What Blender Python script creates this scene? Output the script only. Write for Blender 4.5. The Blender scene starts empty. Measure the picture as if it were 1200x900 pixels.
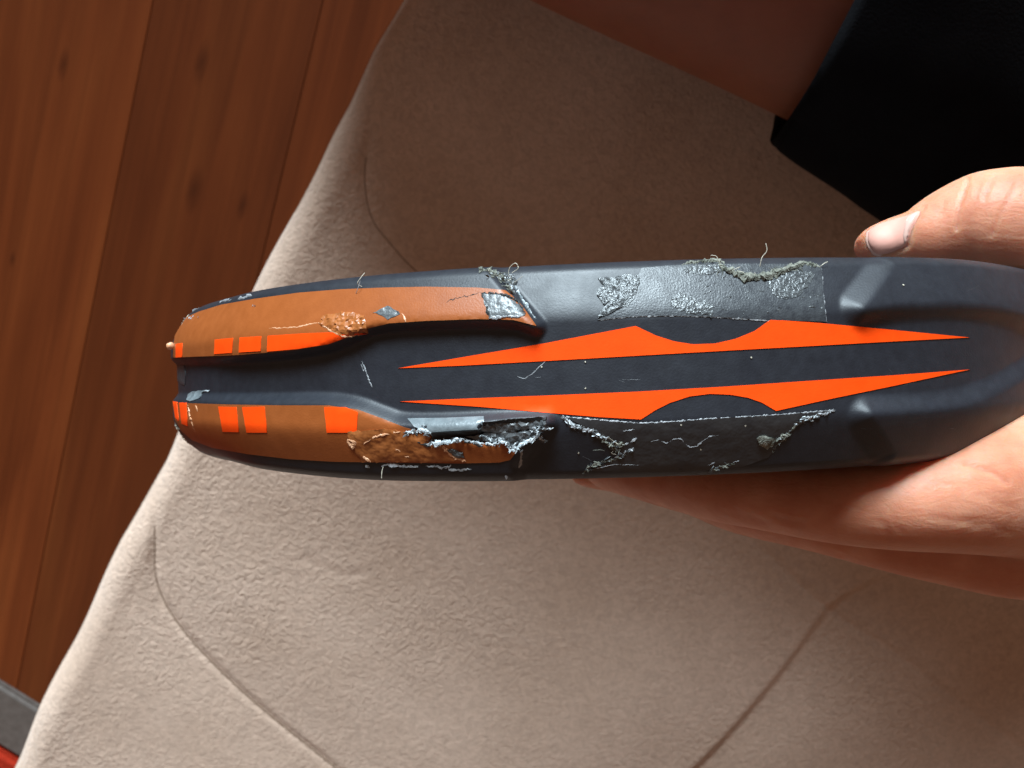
import bpy, bmesh, math, random
import numpy as np
from mathutils import Vector, Matrix, noise as mnoise
from mathutils.geometry import delaunay_2d_cdt
from mathutils.bvhtree import BVHTree

random.seed(7)
rng = np.random.default_rng(7)
S = bpy.context.scene
COL = S.collection

# ------------------------------------------------------------------ camera
FPX = 1290.0                        # focal length in pixels of the 1200 px wide photograph
TILT = math.radians(15)
SOFA_Z = 0.42
CP = np.array([0.0, 0.0, SOFA_Z + 0.55 * math.cos(TILT)])
cam_d = bpy.data.cameras.new('camera')
cam = bpy.data.objects.new('camera', cam_d)
COL.objects.link(cam)
cam.location = CP
cam.rotation_euler = (-TILT, 0, 0)
cam_d.sensor_width = 36
cam_d.lens = FPX / 1200 * 36
cam_d.clip_start = 0.01
cam_d.clip_end = 50
cam_d.dof.use_dof = True
cam_d.dof.focus_distance = 0.205
cam_d.dof.aperture_fstop = 45
S.camera = cam

# ------------------------------------------------------------------ world and lamps
W = bpy.data.worlds.new('World')
S.world = W
W.use_nodes = True
W.node_tree.nodes['Background'].inputs[0].default_value = (1.0, 0.63, 0.45, 1)
W.node_tree.nodes['Background'].inputs[1].default_value = 0.19

S.view_settings.view_transform = 'Standard'
S.view_settings.look = 'None'
S.view_settings.exposure = 0.0
S.view_settings.gamma = 1

RM = np.array(Matrix.Rotation(-TILT, 3, 'X'))


def lamp(name, cam_off, target, sx, sy, power, col):
    """soft window light; cam_off in metres in camera axes, measured from target"""
    d = bpy.data.lights.new(name, 'AREA')
    d.shape = 'RECTANGLE'
    d.size, d.size_y = sx, sy
    d.energy = power
    d.color = col
    o = bpy.data.objects.new(name, d)
    COL.objects.link(o)
    p = np.array(target) + RM @ np.array(cam_off)
    o.location = p
    o.rotation_euler = (Vector(target) - Vector(p)).to_track_quat('-Z', 'Y').to_euler()
    return o


TGT = CP + RM @ np.array([0, 0, -0.3])
wl = lamp('window_light', (-0.30, 1.85, 1.10), CP + RM @ np.array([-0.32, -0.23, -0.50]), 2.2, 1.2, 27.5, (0.76, 0.915, 1.0))
wl.data.spread = math.radians(35)


# ------------------------------------------------------------------ pixel helpers
def dirs(px, py):
    px = np.asarray(px, float)
    py = np.asarray(py, float)
    c = np.stack([(px - 600) / FPX, (450 - py) / FPX, -np.ones_like(px)], -1)
    return c @ RM.T


def pt(px, py, depth):
    return CP + dirs(px, py) * depth


def on_plane(px, py, z):
    d = dirs(px, py)
    t = (z - CP[2]) / d[..., 2]
    return CP + d * t[..., None] if np.ndim(t) else CP + d * t


def project(p):
    c = (np.asarray(p) - CP) @ RM
    return 600 + FPX * c[..., 0] / -c[..., 2], 450 - FPX * c[..., 1] / -c[..., 2]


def resample(pl, step, closed=False):
    pl = [np.array(p, float) for p in pl]
    if closed:
        pl = pl + [pl[0]]
    out = []
    for a, b in zip(pl[:-1], pl[1:]):
        n = max(1, int(np.linalg.norm(b - a) / step))
        for i in range(n):
            out.append(a + (b - a) * i / n)
    if not closed:
        out.append(pl[-1])
    return np.array(out)


def smooth_line(pl, n=6):
    """Catmull-Rom"""
    p = [np.array(q, float) for q in pl]
    p = [2 * p[0] - p[1]] + p + [2 * p[-1] - p[-2]]
    out = []
    for i in range(1, len(p) - 2):
        for k in range(n):
            t = k / n
            out.append(0.5 * (2 * p[i] + (p[i + 1] - p[i - 1]) * t + (2 * p[i - 1] - 5 * p[i] + 4 * p[i + 1] - p[i + 2]) * t * t
                              + (3 * p[i] - p[i - 1] - 3 * p[i + 1] + p[i + 2]) * t ** 3))
    out.append(p[-2])
    return np.array(out)


def sdist(P, pl, closed=True):
    """distance from points P (N,2) to polyline; positive inside when closed"""
    P = np.asarray(P, float)
    pl = np.asarray(pl, float)
    A = pl
    B = np.roll(pl, -1, 0)
    if not closed:
        A, B = A[:-1], B[:-1]
    best = np.full(len(P), 1e18)
    inside = np.zeros(len(P), bool)
    for a, b in zip(A, B):
        ab = b - a
        t = np.clip(((P - a) @ ab) / max(ab @ ab, 1e-12), 0, 1)
        q = P - a - t[:, None] * ab
        best = np.minimum(best, (q * q).sum(1))
        if closed and abs(ab[1]) > 1e-12:
            c = ((a[1] > P[:, 1]) != (b[1] > P[:, 1]))
            xi = (b[0] - a[0]) * (P[:, 1] - a[1]) / ab[1] + a[0]
            inside ^= c & (P[:, 0] < xi)
    d = np.sqrt(best)
    return np.where(inside, d, -d) if closed else d


def sstep(a, b, x):
    t = np.clip((x - a) / (b - a), 0, 1)
    return t * t * (3 - 2 * t)


# ------------------------------------------------------------------ materials
def new_mat(name):
    m = bpy.data.materials.new(name)
    m.use_nodes = True
    nt = m.node_tree
    return m, nt, nt.nodes['Principled BSDF']


def N(nt, typ, **kw):
    n = nt.nodes.new(typ)
    for k, v in kw.items():
        setattr(n, k, v)
    return n


def ramp(nt, fac, stops):
    r = N(nt, 'ShaderNodeValToRGB')
    el = r.color_ramp.elements
    while len(el) < len(stops):
        el.new(0.5)
    for e, (p, c) in zip(el, stops):
        e.position = p
        e.color = c if len(c) == 4 else (*c, 1)
    nt.links.new(fac, r.inputs[0])
    return r


def noise_tex(nt, scale, detail=3, rough=0.5, dist=0.0, coord='Object', vscale=None):
    tc = N(nt, 'ShaderNodeTexCoord')
    v = tc.outputs[coord]
    if vscale:
        mp = N(nt, 'ShaderNodeMapping')
        mp.inputs['Scale'].default_value = vscale
        nt.links.new(v, mp.inputs[0])
        v = mp.outputs[0]
    n = N(nt, 'ShaderNodeTexNoise')
    n.inputs['Scale'].default_value = scale
    n.inputs['Detail'].default_value = detail
    n.inputs['Roughness'].default_value = rough
    n.inputs['Distortion'].default_value = dist
    nt.links.new(v, n.inputs['Vector'])
    return n


def bump(nt, height, strength, dist, normal=None):
    b = N(nt, 'ShaderNodeBump')
    b.inputs['Strength'].default_value = strength
    b.inputs['Distance'].default_value = dist
    nt.links.new(height, b.inputs['Height'])
    if normal is not None:
        nt.links.new(normal, b.inputs['Normal'])
    return b


def simple(name, c1, c2, rough=0.5, nscale=400, bstr=0.2, bdist=0.0002, bscale=1500, metal=0.0, spec=0.5, coat=0.0, rvar=0.1):
    m, nt, b = new_mat(name)
    n = noise_tex(nt, nscale, 4, 0.6)
    r = ramp(nt, n.outputs[0], [(0.3, c1), (0.7, c2)])
    nt.links.new(r.outputs[0], b.inputs['Base Color'])
    n2 = noise_tex(nt, bscale, 2, 0.5)
    bp = bump(nt, n2.outputs[0], bstr, bdist)
    nt.links.new(bp.outputs[0], b.inputs['Normal'])
    n3 = noise_tex(nt, nscale * 0.35, 5, 0.6)
    mr = N(nt, 'ShaderNodeMapRange')
    mr.inputs['To Min'].default_value = max(0.02, rough - rvar)
    mr.inputs['To Max'].default_value = rough + rvar
    nt.links.new(n3.outputs[0], mr.inputs['Value'])
    nt.links.new(mr.outputs[0], b.inputs['Roughness'])
    b.inputs['Metallic'].default_value = metal
    b.inputs['Specular IOR Level'].default_value = spec
    b.inputs['Coat Weight'].default_value = coat
    b.inputs['Coat Roughness'].default_value = 0.3
    return m


M = {}
M['frame'] = simple('satin_navy_paint', (0.009, 0.0108, 0.0160), (0.015, 0.0175, 0.0245), 0.50, 500, 0.25, 0.00012, 2600, spec=0.55, rvar=0.12)
M['face'] = simple('carbon_face', (0.015, 0.016, 0.02), (0.03, 0.03, 0.035), 0.45, 300)
M['copper'] = simple('burnt_orange_paint', (0.265, 0.068, 0.014), (0.31, 0.083, 0.019), 0.42, 350, 0.3, 0.0001, 2800, spec=0.4, rvar=0.06)
M['neon'] = simple('neon_orange_ink', (0.97, 0.066, 0.002), (1.0, 0.076, 0.003), 0.6, 300, 0.15, 0.0001, 2500, spec=0.15)
M['carbon'] = simple('exposed_carbon', (0.03, 0.035, 0.04), (0.16, 0.17, 0.175), 0.38, 900, 0.7, 0.0004, 900, spec=0.6)
M['black'] = simple('torn_dark_gap', (0.006, 0.006, 0.006), (0.012, 0.011, 0.010), 0.7, 500)
M['white'] = simple('fractured_resin', (0.30, 0.34, 0.36), (0.62, 0.66, 0.69), 0.4, 700, 0.6, 0.0003, 1500)
M['lint'] = simple('grey_green_lint', (0.07, 0.075, 0.06), (0.26, 0.26, 0.22), 0.85, 900, 0.8, 0.0004, 2500, spec=0.2)
M['glue'] = simple('dried_glue', (0.50, 0.46, 0.36), (0.72, 0.68, 0.56), 0.35, 800, 0.5, 0.0003, 1200)
M['copper_torn'] = simple('torn_copper_film', (0.26, 0.075, 0.016), (0.42, 0.14, 0.04), 0.36, 500, 0.8, 0.0006, 420, spec=0.5)
M['copper_edge'] = simple('lifted_copper_edge', (0.55, 0.24, 0.11), (0.78, 0.46, 0.28), 0.4, 700)
M['scratch'] = simple('pale_scratch', (0.16, 0.17, 0.18), (0.40, 0.41, 0.43), 0.4, 900)
M['fuzz'] = simple('dust_fibre', (0.42, 0.38, 0.30), (0.62, 0.57, 0.47), 0.8, 800)
M['shorts'] = simple('black_jersey', (0.0025, 0.0025, 0.0035), (0.004, 0.004, 0.005), 0.95, 60, 0.5, 0.0006, 1200, spec=0.1)
M['scuffed'] = simple('faint_scuff', (0.035, 0.037, 0.042), (0.07, 0.073, 0.08), 0.5, 900)
M['sheen_smear'] = simple('sheen_and_smear_grey', (0.10, 0.12, 0.13), (0.19, 0.22, 0.235), 0.35, 500, 0.4, 0.0002, 1500, spec=0.6)  # pale grey for painted wall reflections and the glue smear
M['grip'] = simple('black_grip_wrap', (0.012, 0.012, 0.013), (0.02, 0.02, 0.02), 0.7, 200)


M['tape'] = simple('worn_clear_film', (0.022, 0.025, 0.031), (0.050, 0.056, 0.062), 0.42, 900, 0.35, 0.0002, 3200, spec=0.6, rvar=0.16)
M['tape_smooth'] = simple('clear_film', (0.020, 0.020, 0.022), (0.032, 0.031, 0.032), 0.34, 300, 0.5, 0.0004, 500, spec=0.6, rvar=0.1)
M['cello'] = simple('crumpled_cellophane', (0.022, 0.025, 0.028), (0.10, 0.11, 0.115), 0.30, 1500, 0.7, 0.0003, 2600, spec=0.7)


def skin_mat(name, c1, c2, c3):
    m, nt, b = new_mat(name)
    n = noise_tex(nt, 90, 4, 0.6)
    r = ramp(nt, n.outputs[0], [(0.25, c1), (0.55, c2), (0.8, c3)])
    nt.links.new(r.outputs[0], b.inputs['Base Color'])
    b.inputs['Roughness'].default_value = 0.55
    b.inputs['Specular IOR Level'].default_value = 0.4
    b.inputs['Subsurface Weight'].default_value = 0.8
    b.inputs['Subsurface Radius'].default_value = (1.0, 0.35, 0.18)
    b.inputs['Subsurface Scale'].default_value = 0.007
    tc = N(nt, 'ShaderNodeTexCoord')
    vo = N(nt, 'ShaderNodeTexVoronoi', feature='DISTANCE_TO_EDGE')
    vo.inputs['Scale'].default_value = 1100
    nt.links.new(tc.outputs['Object'], vo.inputs['Vector'])
    b1 = bump(nt, vo.outputs['Distance'], 0.28, 0.0002)
    n2 = noise_tex(nt, 260, 4, 0.6, 0.5, vscale=(0.5, 1.6, 1.0))
    b2 = bump(nt, n2.outputs[0], 0.34, 0.0008, b1.outputs[0])
    nt.links.new(b2.outputs[0], b.inputs['Normal'])
    return m


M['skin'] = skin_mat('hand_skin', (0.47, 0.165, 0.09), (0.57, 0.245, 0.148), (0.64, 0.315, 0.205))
M['shaded_leg_skin'] = skin_mat('shaded_leg_skin', (0.22, 0.058, 0.022), (0.25, 0.068, 0.027), (0.275, 0.078, 0.032))  # same person's skin, darkened to put the leg's shade into the colour
M['nail'] = simple('nail_pink', (0.62, 0.30, 0.235), (0.70, 0.36, 0.29), 0.55, 150, 0.1, 0.0001, 400, spec=0.25)
M['lunula'] = simple('nail_pale', (0.64, 0.39, 0.32), (0.70, 0.45, 0.38), 0.3, 200, 0.1, 0.0001, 500)


def sofa_mat():
    m, nt, b = new_mat('beige_plush')
    n = noise_tex(nt, 14, 4, 0.55)
    r = ramp(nt, n.outputs[0], [(0.3, (0.52, 0.365, 0.275)), (0.7, (0.605, 0.44, 0.345))])
    n4 = noise_tex(nt, 260, 3, 0.6, 1.2)
    r4 = ramp(nt, n4.outputs[0], [(0.35, (0.86, 0.86, 0.86)), (0.65, (1.06, 1.06, 1.06))])
    mx = N(nt, 'ShaderNodeMix', data_type='RGBA', blend_type='MULTIPLY')
    mx.inputs[0].default_value = 1
    nt.links.new(r.outputs[0], mx.inputs[6])
    nt.links.new(r4.outputs[0], mx.inputs[7])
    nt.links.new(mx.outputs[2], b.inputs['Base Color'])
    b.inputs['Roughness'].default_value = 0.9
    b.inputs['Specular IOR Level'].default_value = 0.15
    b.inputs['Sheen Weight'].default_value = 0.35
    b.inputs['Sheen Roughness'].default_value = 0.5
    b.inputs['Sheen Tint'].default_value = (1, 0.93, 0.88, 1)
    n1 = noise_tex(nt, 360, 3, 0.6, 0.7)
    nm = noise_tex(nt, 9, 3, 0.5)
    rm = ramp(nt, nm.outputs[0], [(0.35, (0.25, 0.25, 0.25)), (0.62, (1, 1, 1))])
    mu = N(nt, 'ShaderNodeMath', operation='MULTIPLY')
    nt.links.new(n1.outputs[0], mu.inputs[0])
    nt.links.new(rm.outputs[0], mu.inputs[1])
    b1 = bump(nt, mu.outputs[0], 0.7, 0.0018)
    n2 = noise_tex(nt, 1400, 2, 0.6)
    b2 = bump(nt, n2.outputs[0], 0.35, 0.0004, b1.outputs[0])
    nt.links.new(b2.outputs[0], b.inputs['Normal'])
    return m


M['sofa'] = sofa_mat()


# ------------------------------------------------------------------ object helpers
def empty(name, loc, label, cat, group=None):
    o = bpy.data.objects.new(name, None)
    o.empty_display_size = 0.02
    COL.objects.link(o)
    o.location = loc
    o['label'] = label
    o['category'] = cat
    if group:
        o['group'] = group
    return o


def mesh_obj(name, verts, faces, mat, parent=None, smooth=True, origin=None):
    """verts in world coordinates"""
    verts = np.asarray(verts, float)
    if parent is not None:
        org = np.array(parent.location) if parent.parent is None else np.array(parent.parent.location)
        if parent.parent is not None and parent.parent.parent is not None:
            org = np.array(parent.parent.parent.location)
    else:
        org = np.array(origin) if origin is not None else np.zeros(3)
    me = bpy.data.meshes.new(name)
    me.from_pydata((verts - org).tolist(), [], [list(map(int, f)) for f in faces])
    me.update()
    if smooth:
        me.polygons.foreach_set('use_smooth', np.ones(len(me.polygons), bool))
    me.materials.append(mat)
    o = bpy.data.objects.new(name, me)
    COL.objects.link(o)
    if parent is not None:
        o.parent = parent
    else:
        o.location = org
    return o


def grid_faces(nu, nv, close_u=False):
    f = []
    for i in range(nu if close_u else nu - 1):
        i2 = (i + 1) % nu
        for j in range(nv - 1):
            f.append((i * nv + j, i2 * nv + j, i2 * nv + j + 1, i * nv + j + 1))
    return f


# ================================================================== the setting: floor
FL = 0.0
a1, b1 = on_plane(176, 0, FL), on_plane(51, 665, FL)
a2, b2 = on_plane(381, 0, FL), on_plane(309, 286, FL)
dv = (b1 - a1) / np.linalg.norm(b1 - a1) * 0.6 + (b2 - a2) / np.linalg.norm(b2 - a2) * 0.4
dv[2] = 0
dv /= np.linalg.norm(dv)                    # along the planks (towards the picture's bottom)
nv_ = np.array([-dv[1], dv[0], 0.0])
if nv_[0] < 0:
    nv_ = -nv_
m1 = ((a1 + b1) / 2) @ nv_
m2 = ((a2 + b2) / 2) @ nv_
PW = m2 - m1
print('plank width', PW, 'dir', dv)


def wood_mat():
    m, nt, b = new_mat('laminate_wood')
    tc = N(nt, 'ShaderNodeTexCoord')
    oi = N(nt, 'ShaderNodeObjectInfo')
    ad = N(nt, 'ShaderNodeVectorMath', operation='ADD')
    sc = N(nt, 'ShaderNodeVectorMath', operation='SCALE')
    cb = N(nt, 'ShaderNodeCombineXYZ')
    for k in range(3):
        nt.links.new(oi.outputs['Random'], cb.inputs[k])
    sc.inputs['Scale'].default_value = 13.7
    nt.links.new(cb.outputs[0], sc.inputs[0])
    nt.links.new(tc.outputs['Object'], ad.inputs[0])
    nt.links.new(sc.outputs[0], ad.inputs[1])

    def nz(scale, vs, det, dist):
        mp = N(nt, 'ShaderNodeMapping')
        mp.inputs['Scale'].default_value = vs
        nt.links.new(ad.outputs[0], mp.inputs[0])
        n = N(nt, 'ShaderNodeTexNoise')
        n.inputs['Scale'].default_value = scale
        n.inputs['Detail'].default_value = det
        n.inputs['Distortion'].default_value = dist
        nt.links.new(mp.outputs[0], n.inputs['Vector'])
        return n
    n1 = nz(6, (0.45, 3.0, 1), 5, 0.8)
    n2 = nz(30, (0.12, 4.0, 1), 4, 0.3)
    r1 = ramp(nt, n1.outputs[0], [(0.28, (0.112, 0.025, 0.006)), (0.5, (0.142, 0.033, 0.008)), (0.72, (0.170, 0.043, 0.0105))])
    r2 = ramp(nt, n2.outputs[0], [(0.3, (0.82, 0.80, 0.78)), (0.65, (1.05, 1.04, 1.03))])
    mx = N(nt, 'ShaderNodeMix', data_type='RGBA', blend_type='MULTIPLY')
    mx.inputs[0].default_value = 1
    nt.links.new(r1.outputs[0], mx.inputs[6])
    nt.links.new(r2.outputs[0], mx.inputs[7])
    col = mx.outputs[2]
    geo = N(nt, 'ShaderNodeNewGeometry')
    ang = math.atan2(dv[1], dv[0])
    for (kx, ky, sz) in ((75, 82, 0.020), (237, 82, 0.026), (285, 247, 0.020), (15, 307, 0.011), (228, 232, 0.03)):
        p = on_plane(kx, ky, FL)
        mp = N(nt, 'ShaderNodeMapping', vector_type='TEXTURE')
        mp.inputs['Location'].default_value = tuple(p)
        mp.inputs['Rotation'].default_value = (0, 0, ang)
        mp.inputs['Scale'].default_value = (sz * 0.9, sz * 0.26, 1)
        nt.links.new(geo.outputs['Position'], mp.inputs[0])
        ln = N(nt, 'ShaderNodeVectorMath', operation='LENGTH')
        wob = N(nt, 'ShaderNodeTexNoise')
        wob.inputs['Scale'].default_value = 1.6
        nt.links.new(mp.outputs[0], wob.inputs['Vector'])
        s = N(nt, 'ShaderNodeVectorMath', operation='ADD')
        nt.links.new(mp.outputs[0], s.inputs[0])
        w2 = N(nt, 'ShaderNodeVectorMath', operation='SCALE')
        w2.inputs['Scale'].default_value = 0.5
        nt.links.new(wob.outputs['Color'], w2.inputs[0])
        nt.links.new(w2.outputs[0], s.inputs[1])
        nt.links.new(s.outputs[0], ln.inputs[0])
        rk = ramp(nt, ln.outputs['Value'], [(0.15, (0.52, 0.48, 0.46)), (0.95, (1, 1, 1))])
        mk = N(nt, 'ShaderNodeMix', data_type='RGBA', blend_type='MULTIPLY')
        mk.inputs[0].default_value = 1
        nt.links.new(col, mk.inputs[6])
        nt.links.new(rk.outputs[0], mk.inputs[7])
        col = mk.outputs[2]
    hs = N(nt, 'ShaderNodeHueSaturation')
    mr = N(nt, 'ShaderNodeMapRange')
    mr.inputs['To Min'].default_value = 0.82
    mr.inputs['To Max'].default_value = 1.12
    nt.links.new(oi.outputs['Random'], mr.inputs['Value'])
    nt.links.new(mr.outputs[0], hs.inputs['Value'])
    nt.links.new(col, hs.inputs['Color'])
    nt.links.new(hs.outputs[0], b.inputs['Base Color'])
    b.inputs['Roughness'].default_value = 0.55
    b.inputs['Specular IOR Level'].default_value = 0.15
    bp = bump(nt, n2.outputs[0], 0.15, 0.0006)
    nt.links.new(bp.outputs[0], b.inputs['Normal'])
    return m


M['wood'] = wood_mat()
M['subfloor'] = simple('dark_subfloor', (0.02, 0.009, 0.005), (0.03, 0.014, 0.008), 0.8, 60)

ctr = on_plane(200, 450, FL)
# floor base, below the planks
fb = np.array([[-3, -3, -0.012], [3, -3, -0.012], [3, 3, -0.012], [-3, 3, -0.012]])
floor = mesh_obj('floor', fb, [(0, 1, 2, 3)], M['subfloor'])
floor['kind'] = 'structure'

# threshold strip across the planks' ends
e0, e1 = on_plane(-60, 760, FL), on_plane(55, 831, FL)
tdir = (e1 - e0) / np.linalg.norm(e1 - e0)
tn = np.array([tdir[1], -tdir[0], 0])
if tn @ dv < 0:
    tn = -tn
# where each plank ends on that line
joint = on_plane(97, 452, FL)


def plank_box(L, w):
    bm = bmesh.new()
    bmesh.ops.create_cube(bm, size=1)
    for v in bm.verts:
        v.co.x *= L
        v.co.y *= w
        v.co.z = v.co.z * 0.010 - 0.005
    bmesh.ops.bevel(bm, geom=[e for e in bm.edges if all(abs(v.co.z) < 1e-6 for v in e.verts)], offset=0.0004, segments=2, affect='EDGES')
    me = bpy.data.meshes.new('plank')
    bm.to_mesh(me)
    bm.free()
    me.materials.append(M['wood'])
    return me


def add_plank(me, L, k, end_s):
    """plank k across; ends (towards picture bottom) at coordinate end_s along dv"""
    o = bpy.data.objects.new('plank', me)
    COL.objects.link(o)
    c = nv_ * (m1 + (k - 0.5) * PW) + dv * (end_s - L / 2)
    o.location = (c[0], c[1], FL)
    o.rotation_euler = (0, 0, math.atan2(dv[1], dv[0]))
    o.parent = floor
    return o


gap = 0.0004
ends = {}
for k in range(-1, 5):
    # line point where plank centre meets the strip
    base = nv_ * (m1 + (k - 0.5) * PW)
    s = ((e0 - base) @ tn) / (dv @ tn)
    ends[k] = s
me_long = plank_box(1.6, PW - gap)
for k in ends:
    far_end = 1.05
    js = {0: 0.93, 1: 0.78, 2: 0.75, 3: -0.1}.get(k, 0.5)
    add_plank(me_long, 1.6, k, js - gap)
    add_plank(me_long, 1.6, k, js + 1.6)

M['metal'] = simple('grey_brushed_strip', (0.09, 0.075, 0.066), (0.13, 0.11, 0.10), 0.5, 120, spec=0.4)
M['rug'] = simple('red_rug', (0.30, 0.02, 0.008), (0.42, 0.035, 0.014), 0.95, 500, 0.8, 0.002, 700, spec=0.1)
g0, g1 = on_plane(0, 796, FL), on_plane(0, 868, FL)
sw = abs((g1 - g0) @ tn)
s0 = g0 @ tn


def slab(name, n0, n1, t0, t1, z0, z1, mat, bev, seg=3):
    bm = bmesh.new()
    bmesh.ops.create_cube(bm, size=1)
    o_ = e0 + tdir * ((t0 + t1) / 2) + tn * ((n0 + n1) / 2 - e0 @ tn)
    for v in bm.verts:
        v.co.x *= (t1 - t0)
        v.co.y *= abs(n1 - n0)
        v.co.z = z0 + (v.co.z + 0.5) * (z1 - z0)
    bmesh.ops.bevel(bm, geom=[e for e in bm.edges if all(v.co.z > z1 - 1e-6 for v in e.verts)], offset=bev, segments=seg, affect='EDGES')
    me = bpy.data.meshes.new(name)
    bm.to_mesh(me)
    bm.free()
    for p in me.polygons:
        p.use_smooth = False
    me.materials.append(mat)
    o = bpy.data.objects.new(name, me)
    COL.objects.link(o)
    o.location = (o_[0], o_[1], 0)
    o.rotation_euler = (0, 0, math.atan2(tdir[1], tdir[0]))
    return o


st = slab('threshold_strip', s0, s0 + sw, -0.6, 0.5, 0.0, 0.008, M['metal'], 0.004)
st['label'] = 'grey floor threshold strip between the wooden planks and the red rug'
st['category'] = 'threshold'
rg = slab('rug', s0 + sw + 0.002, s0 + sw + 0.7, -0.6, 0.5, 0.0, 0.012, M['rug'], 0.005)
rg['label'] = 'red rug on the floor beyond the grey threshold strip'
rg['category'] = 'rug'

# ================================================================== sofa
edge_px = [(12, 900), (62, 785), (130, 645), (183, 548), (232, 452), (298, 325), (352, 222), (402, 128), (436, 55), (466, 0)]
EP = np.array([on_plane(x, y, SOFA_Z) for x, y in edge_px])[:, :2]
cen = EP.mean(0)
u_, s_, vt = np.linalg.svd(EP - cen)
E1 = vt[0]
if E1[1] < 0:
    E1 = -E1
E2 = np.array([E1[1], -E1[0]])
if E2[0] < 0:
    E2 = -E2
ea = (EP - cen) @ E1
eb = (EP - cen) @ E2
order = np.argsort(ea)
ea, eb = ea[order], eb[order]


def sofa_uv(px, py):
    p = np.array([on_plane(x, y, SOFA_Z)[:2] for x, y in zip(px, py)]) - cen
    return np.stack([p @ E1, p @ E2], 1)


def seam(pl):
    pl = smooth_line(pl, 5)
    return sofa_uv(pl[:, 0], pl[:, 1])


seamA = seam([(172, 500), (181, 560), (182, 640), (187, 692), (215, 742), (270, 800), (330, 852), (395, 905), (520, 1020), (700, 1190)])
seamB = seam([(440, 80), (432, 150), (425, 205), (432, 252), (455, 285), (500, 330), (640, 440), (850, 605), (970, 715), (1060, 775), (1140, 835), (1260, 925), (1500, 1120)])
seamC = seam([(640, 1080), (760, 955), (835, 884), (905, 805), (960, 735), (985, 708), (1040, 675), (1110, 635), (1240, 540), (1400, 420)])
crease = seam([(355, 655), (385, 668), (405, 676), (435, 672)])

fine_a = np.arange(-0.42, 0.44, 0.0016)
uu = np.concatenate([np.linspace(-1.1, -0.425, 30), fine_a, np.linspace(0.445, 1.1, 30)])
vv_top = np.concatenate([np.arange(0.0, 0.52, 0.0016), np.linspace(0.525, 0.95, 30)])
U, V = np.meshgrid(uu, vv_top, indexing='ij')
Pq = np.stack([U.ravel(), V.ravel()], 1)
edge_off = np.interp(uu, ea, eb, left=eb[0], right=eb[-1])
# relief of the upholstery
Hs = np.zeros(len(Pq))
dA = sdist(Pq, seamA, False)
dB = sdist(Pq, seamB, False)
dC = sdist(Pq, seamC, False)
dcr = sdist(Pq, crease, False)
for d, k in ((dA, 1.0), (dB, 0.8)):
    Hs -= k * (0.0018 * np.exp(-(d / 0.028) ** 2) + 0.0011 * np.exp(-(d / 0.0021) ** 2))
# beyond seam C the padding lies lower
polyC = np.vstack([seamC, [seamC[-1] + np.array([-0.9, 0.9]), seamC[0] + np.array([-0.9, 0.9])]])
q = sofa_uv([1150], [850])
if sdist(q, polyC)[0] < 0:
    polyC = np.vstack([seamC, [seamC[-1] - np.array([-0.9, 0.9]), seamC[0] - np.array([-0.9, 0.9])]])
sC = sdist(Pq, polyC)
Hs -= sstep(-0.0025, 0.0025, sC) * (0.0016 * np.exp(-(dC / 0.03) ** 2) + 0.0008) + 0.0012 * np.exp(-(dC / 0.03) ** 2)
Hs -= 0.0003 * np.exp(-(dcr / 0.002) ** 2)
lf = np.array([mnoise.noise((a * 9, b * 9, 3.1)) for a, b in Pq[::1]]) if len(Pq) < 400000 else 0
Hs += 0.0016 * lf
Hs = Hs.reshape(U.shape)
RE = 0.016                                    # rounding of the sofa's edge
vert = []
prof_lo = [(0.014, -0.40), (0.010, -0.25), (0.004, -0.12), (0.0, -0.06), (0.0, -RE)]
nlo = len(prof_lo)
wob = 0.0008 * np.sin(uu * 31) + 0.0008 * np.sin(uu * 67 + 1)
dip = 0.003 * np.exp(-((uu - seamA[3][0]) / 0.018) ** 2) + 0.003 * np.exp(-((uu - seamB[3][0]) / 0.018) ** 2)
for i, u in enumerate(uu):
    for (iv, z) in prof_lo:
        vert.append((u, edge_off[i] + iv + wob[i] + dip[i] * 0.5, SOFA_Z + z))
    for j, v in enumerate(vv_top):
        z = 0.0
        if v < RE:
            z = -RE + math.sqrt(max(0, RE * RE - (RE - v) ** 2))
        fade = min(1, v / 0.02)
        vert.append((u, edge_off[i] * math.exp(-v / 0.2) + v + (wob[i] + dip[i] * 0.5) * math.exp(-v / 0.05), SOFA_Z + z + Hs[i, j] * (0.3 + 0.7 * fade)))
vert = np.array(vert)
wv = np.zeros_like(vert)
wv[:, :2] = cen + vert[:, :1] * E1 + vert[:, 1:2] * E2
wv[:, 2] = vert[:, 2]
ncol = nlo + len(vv_top)
fs = grid_faces(len(uu), ncol)
# close the block: ends, back and underside
nbase = len(wv)
ring0 = [i * ncol for i in range(len(uu))]
ringN = [i * ncol + ncol - 1 for i in range(len(uu))]
extra = wv[ringN].copy()
extra[:, 2] = SOFA_Z - 0.40
wv = np.vstack([wv, extra])
for i in range(len(uu) - 1):
    fs.append((ringN[i], ringN[i + 1], nbase + i + 1, nbase + i))
    fs.append((ring0[i + 1], ring0[i], nbase + i, nbase + i + 1))
fs.append([ring0[0] + j for j in range(ncol)] + [nbase])
fs.append([nbase + len(uu) - 1] + [ring0[-1] + ncol - 1 - j for j in range(ncol)])
so = empty('sofa', (cen[0], cen[1], 0.0), 'beige plush sofa seat with stitched diagonal seams beside the wooden floor', 'sofa')
mesh_obj('seat_cushion', wv, fs, M['sofa'], so)
# dark brown tubes in the grooves, standing in for the seam gaps' shade
M['seam'] = simple('seam_gap_shade', (0.22, 0.15, 0.105), (0.30, 0.21, 0.155), 0.9, 300, spec=0.1)


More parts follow.
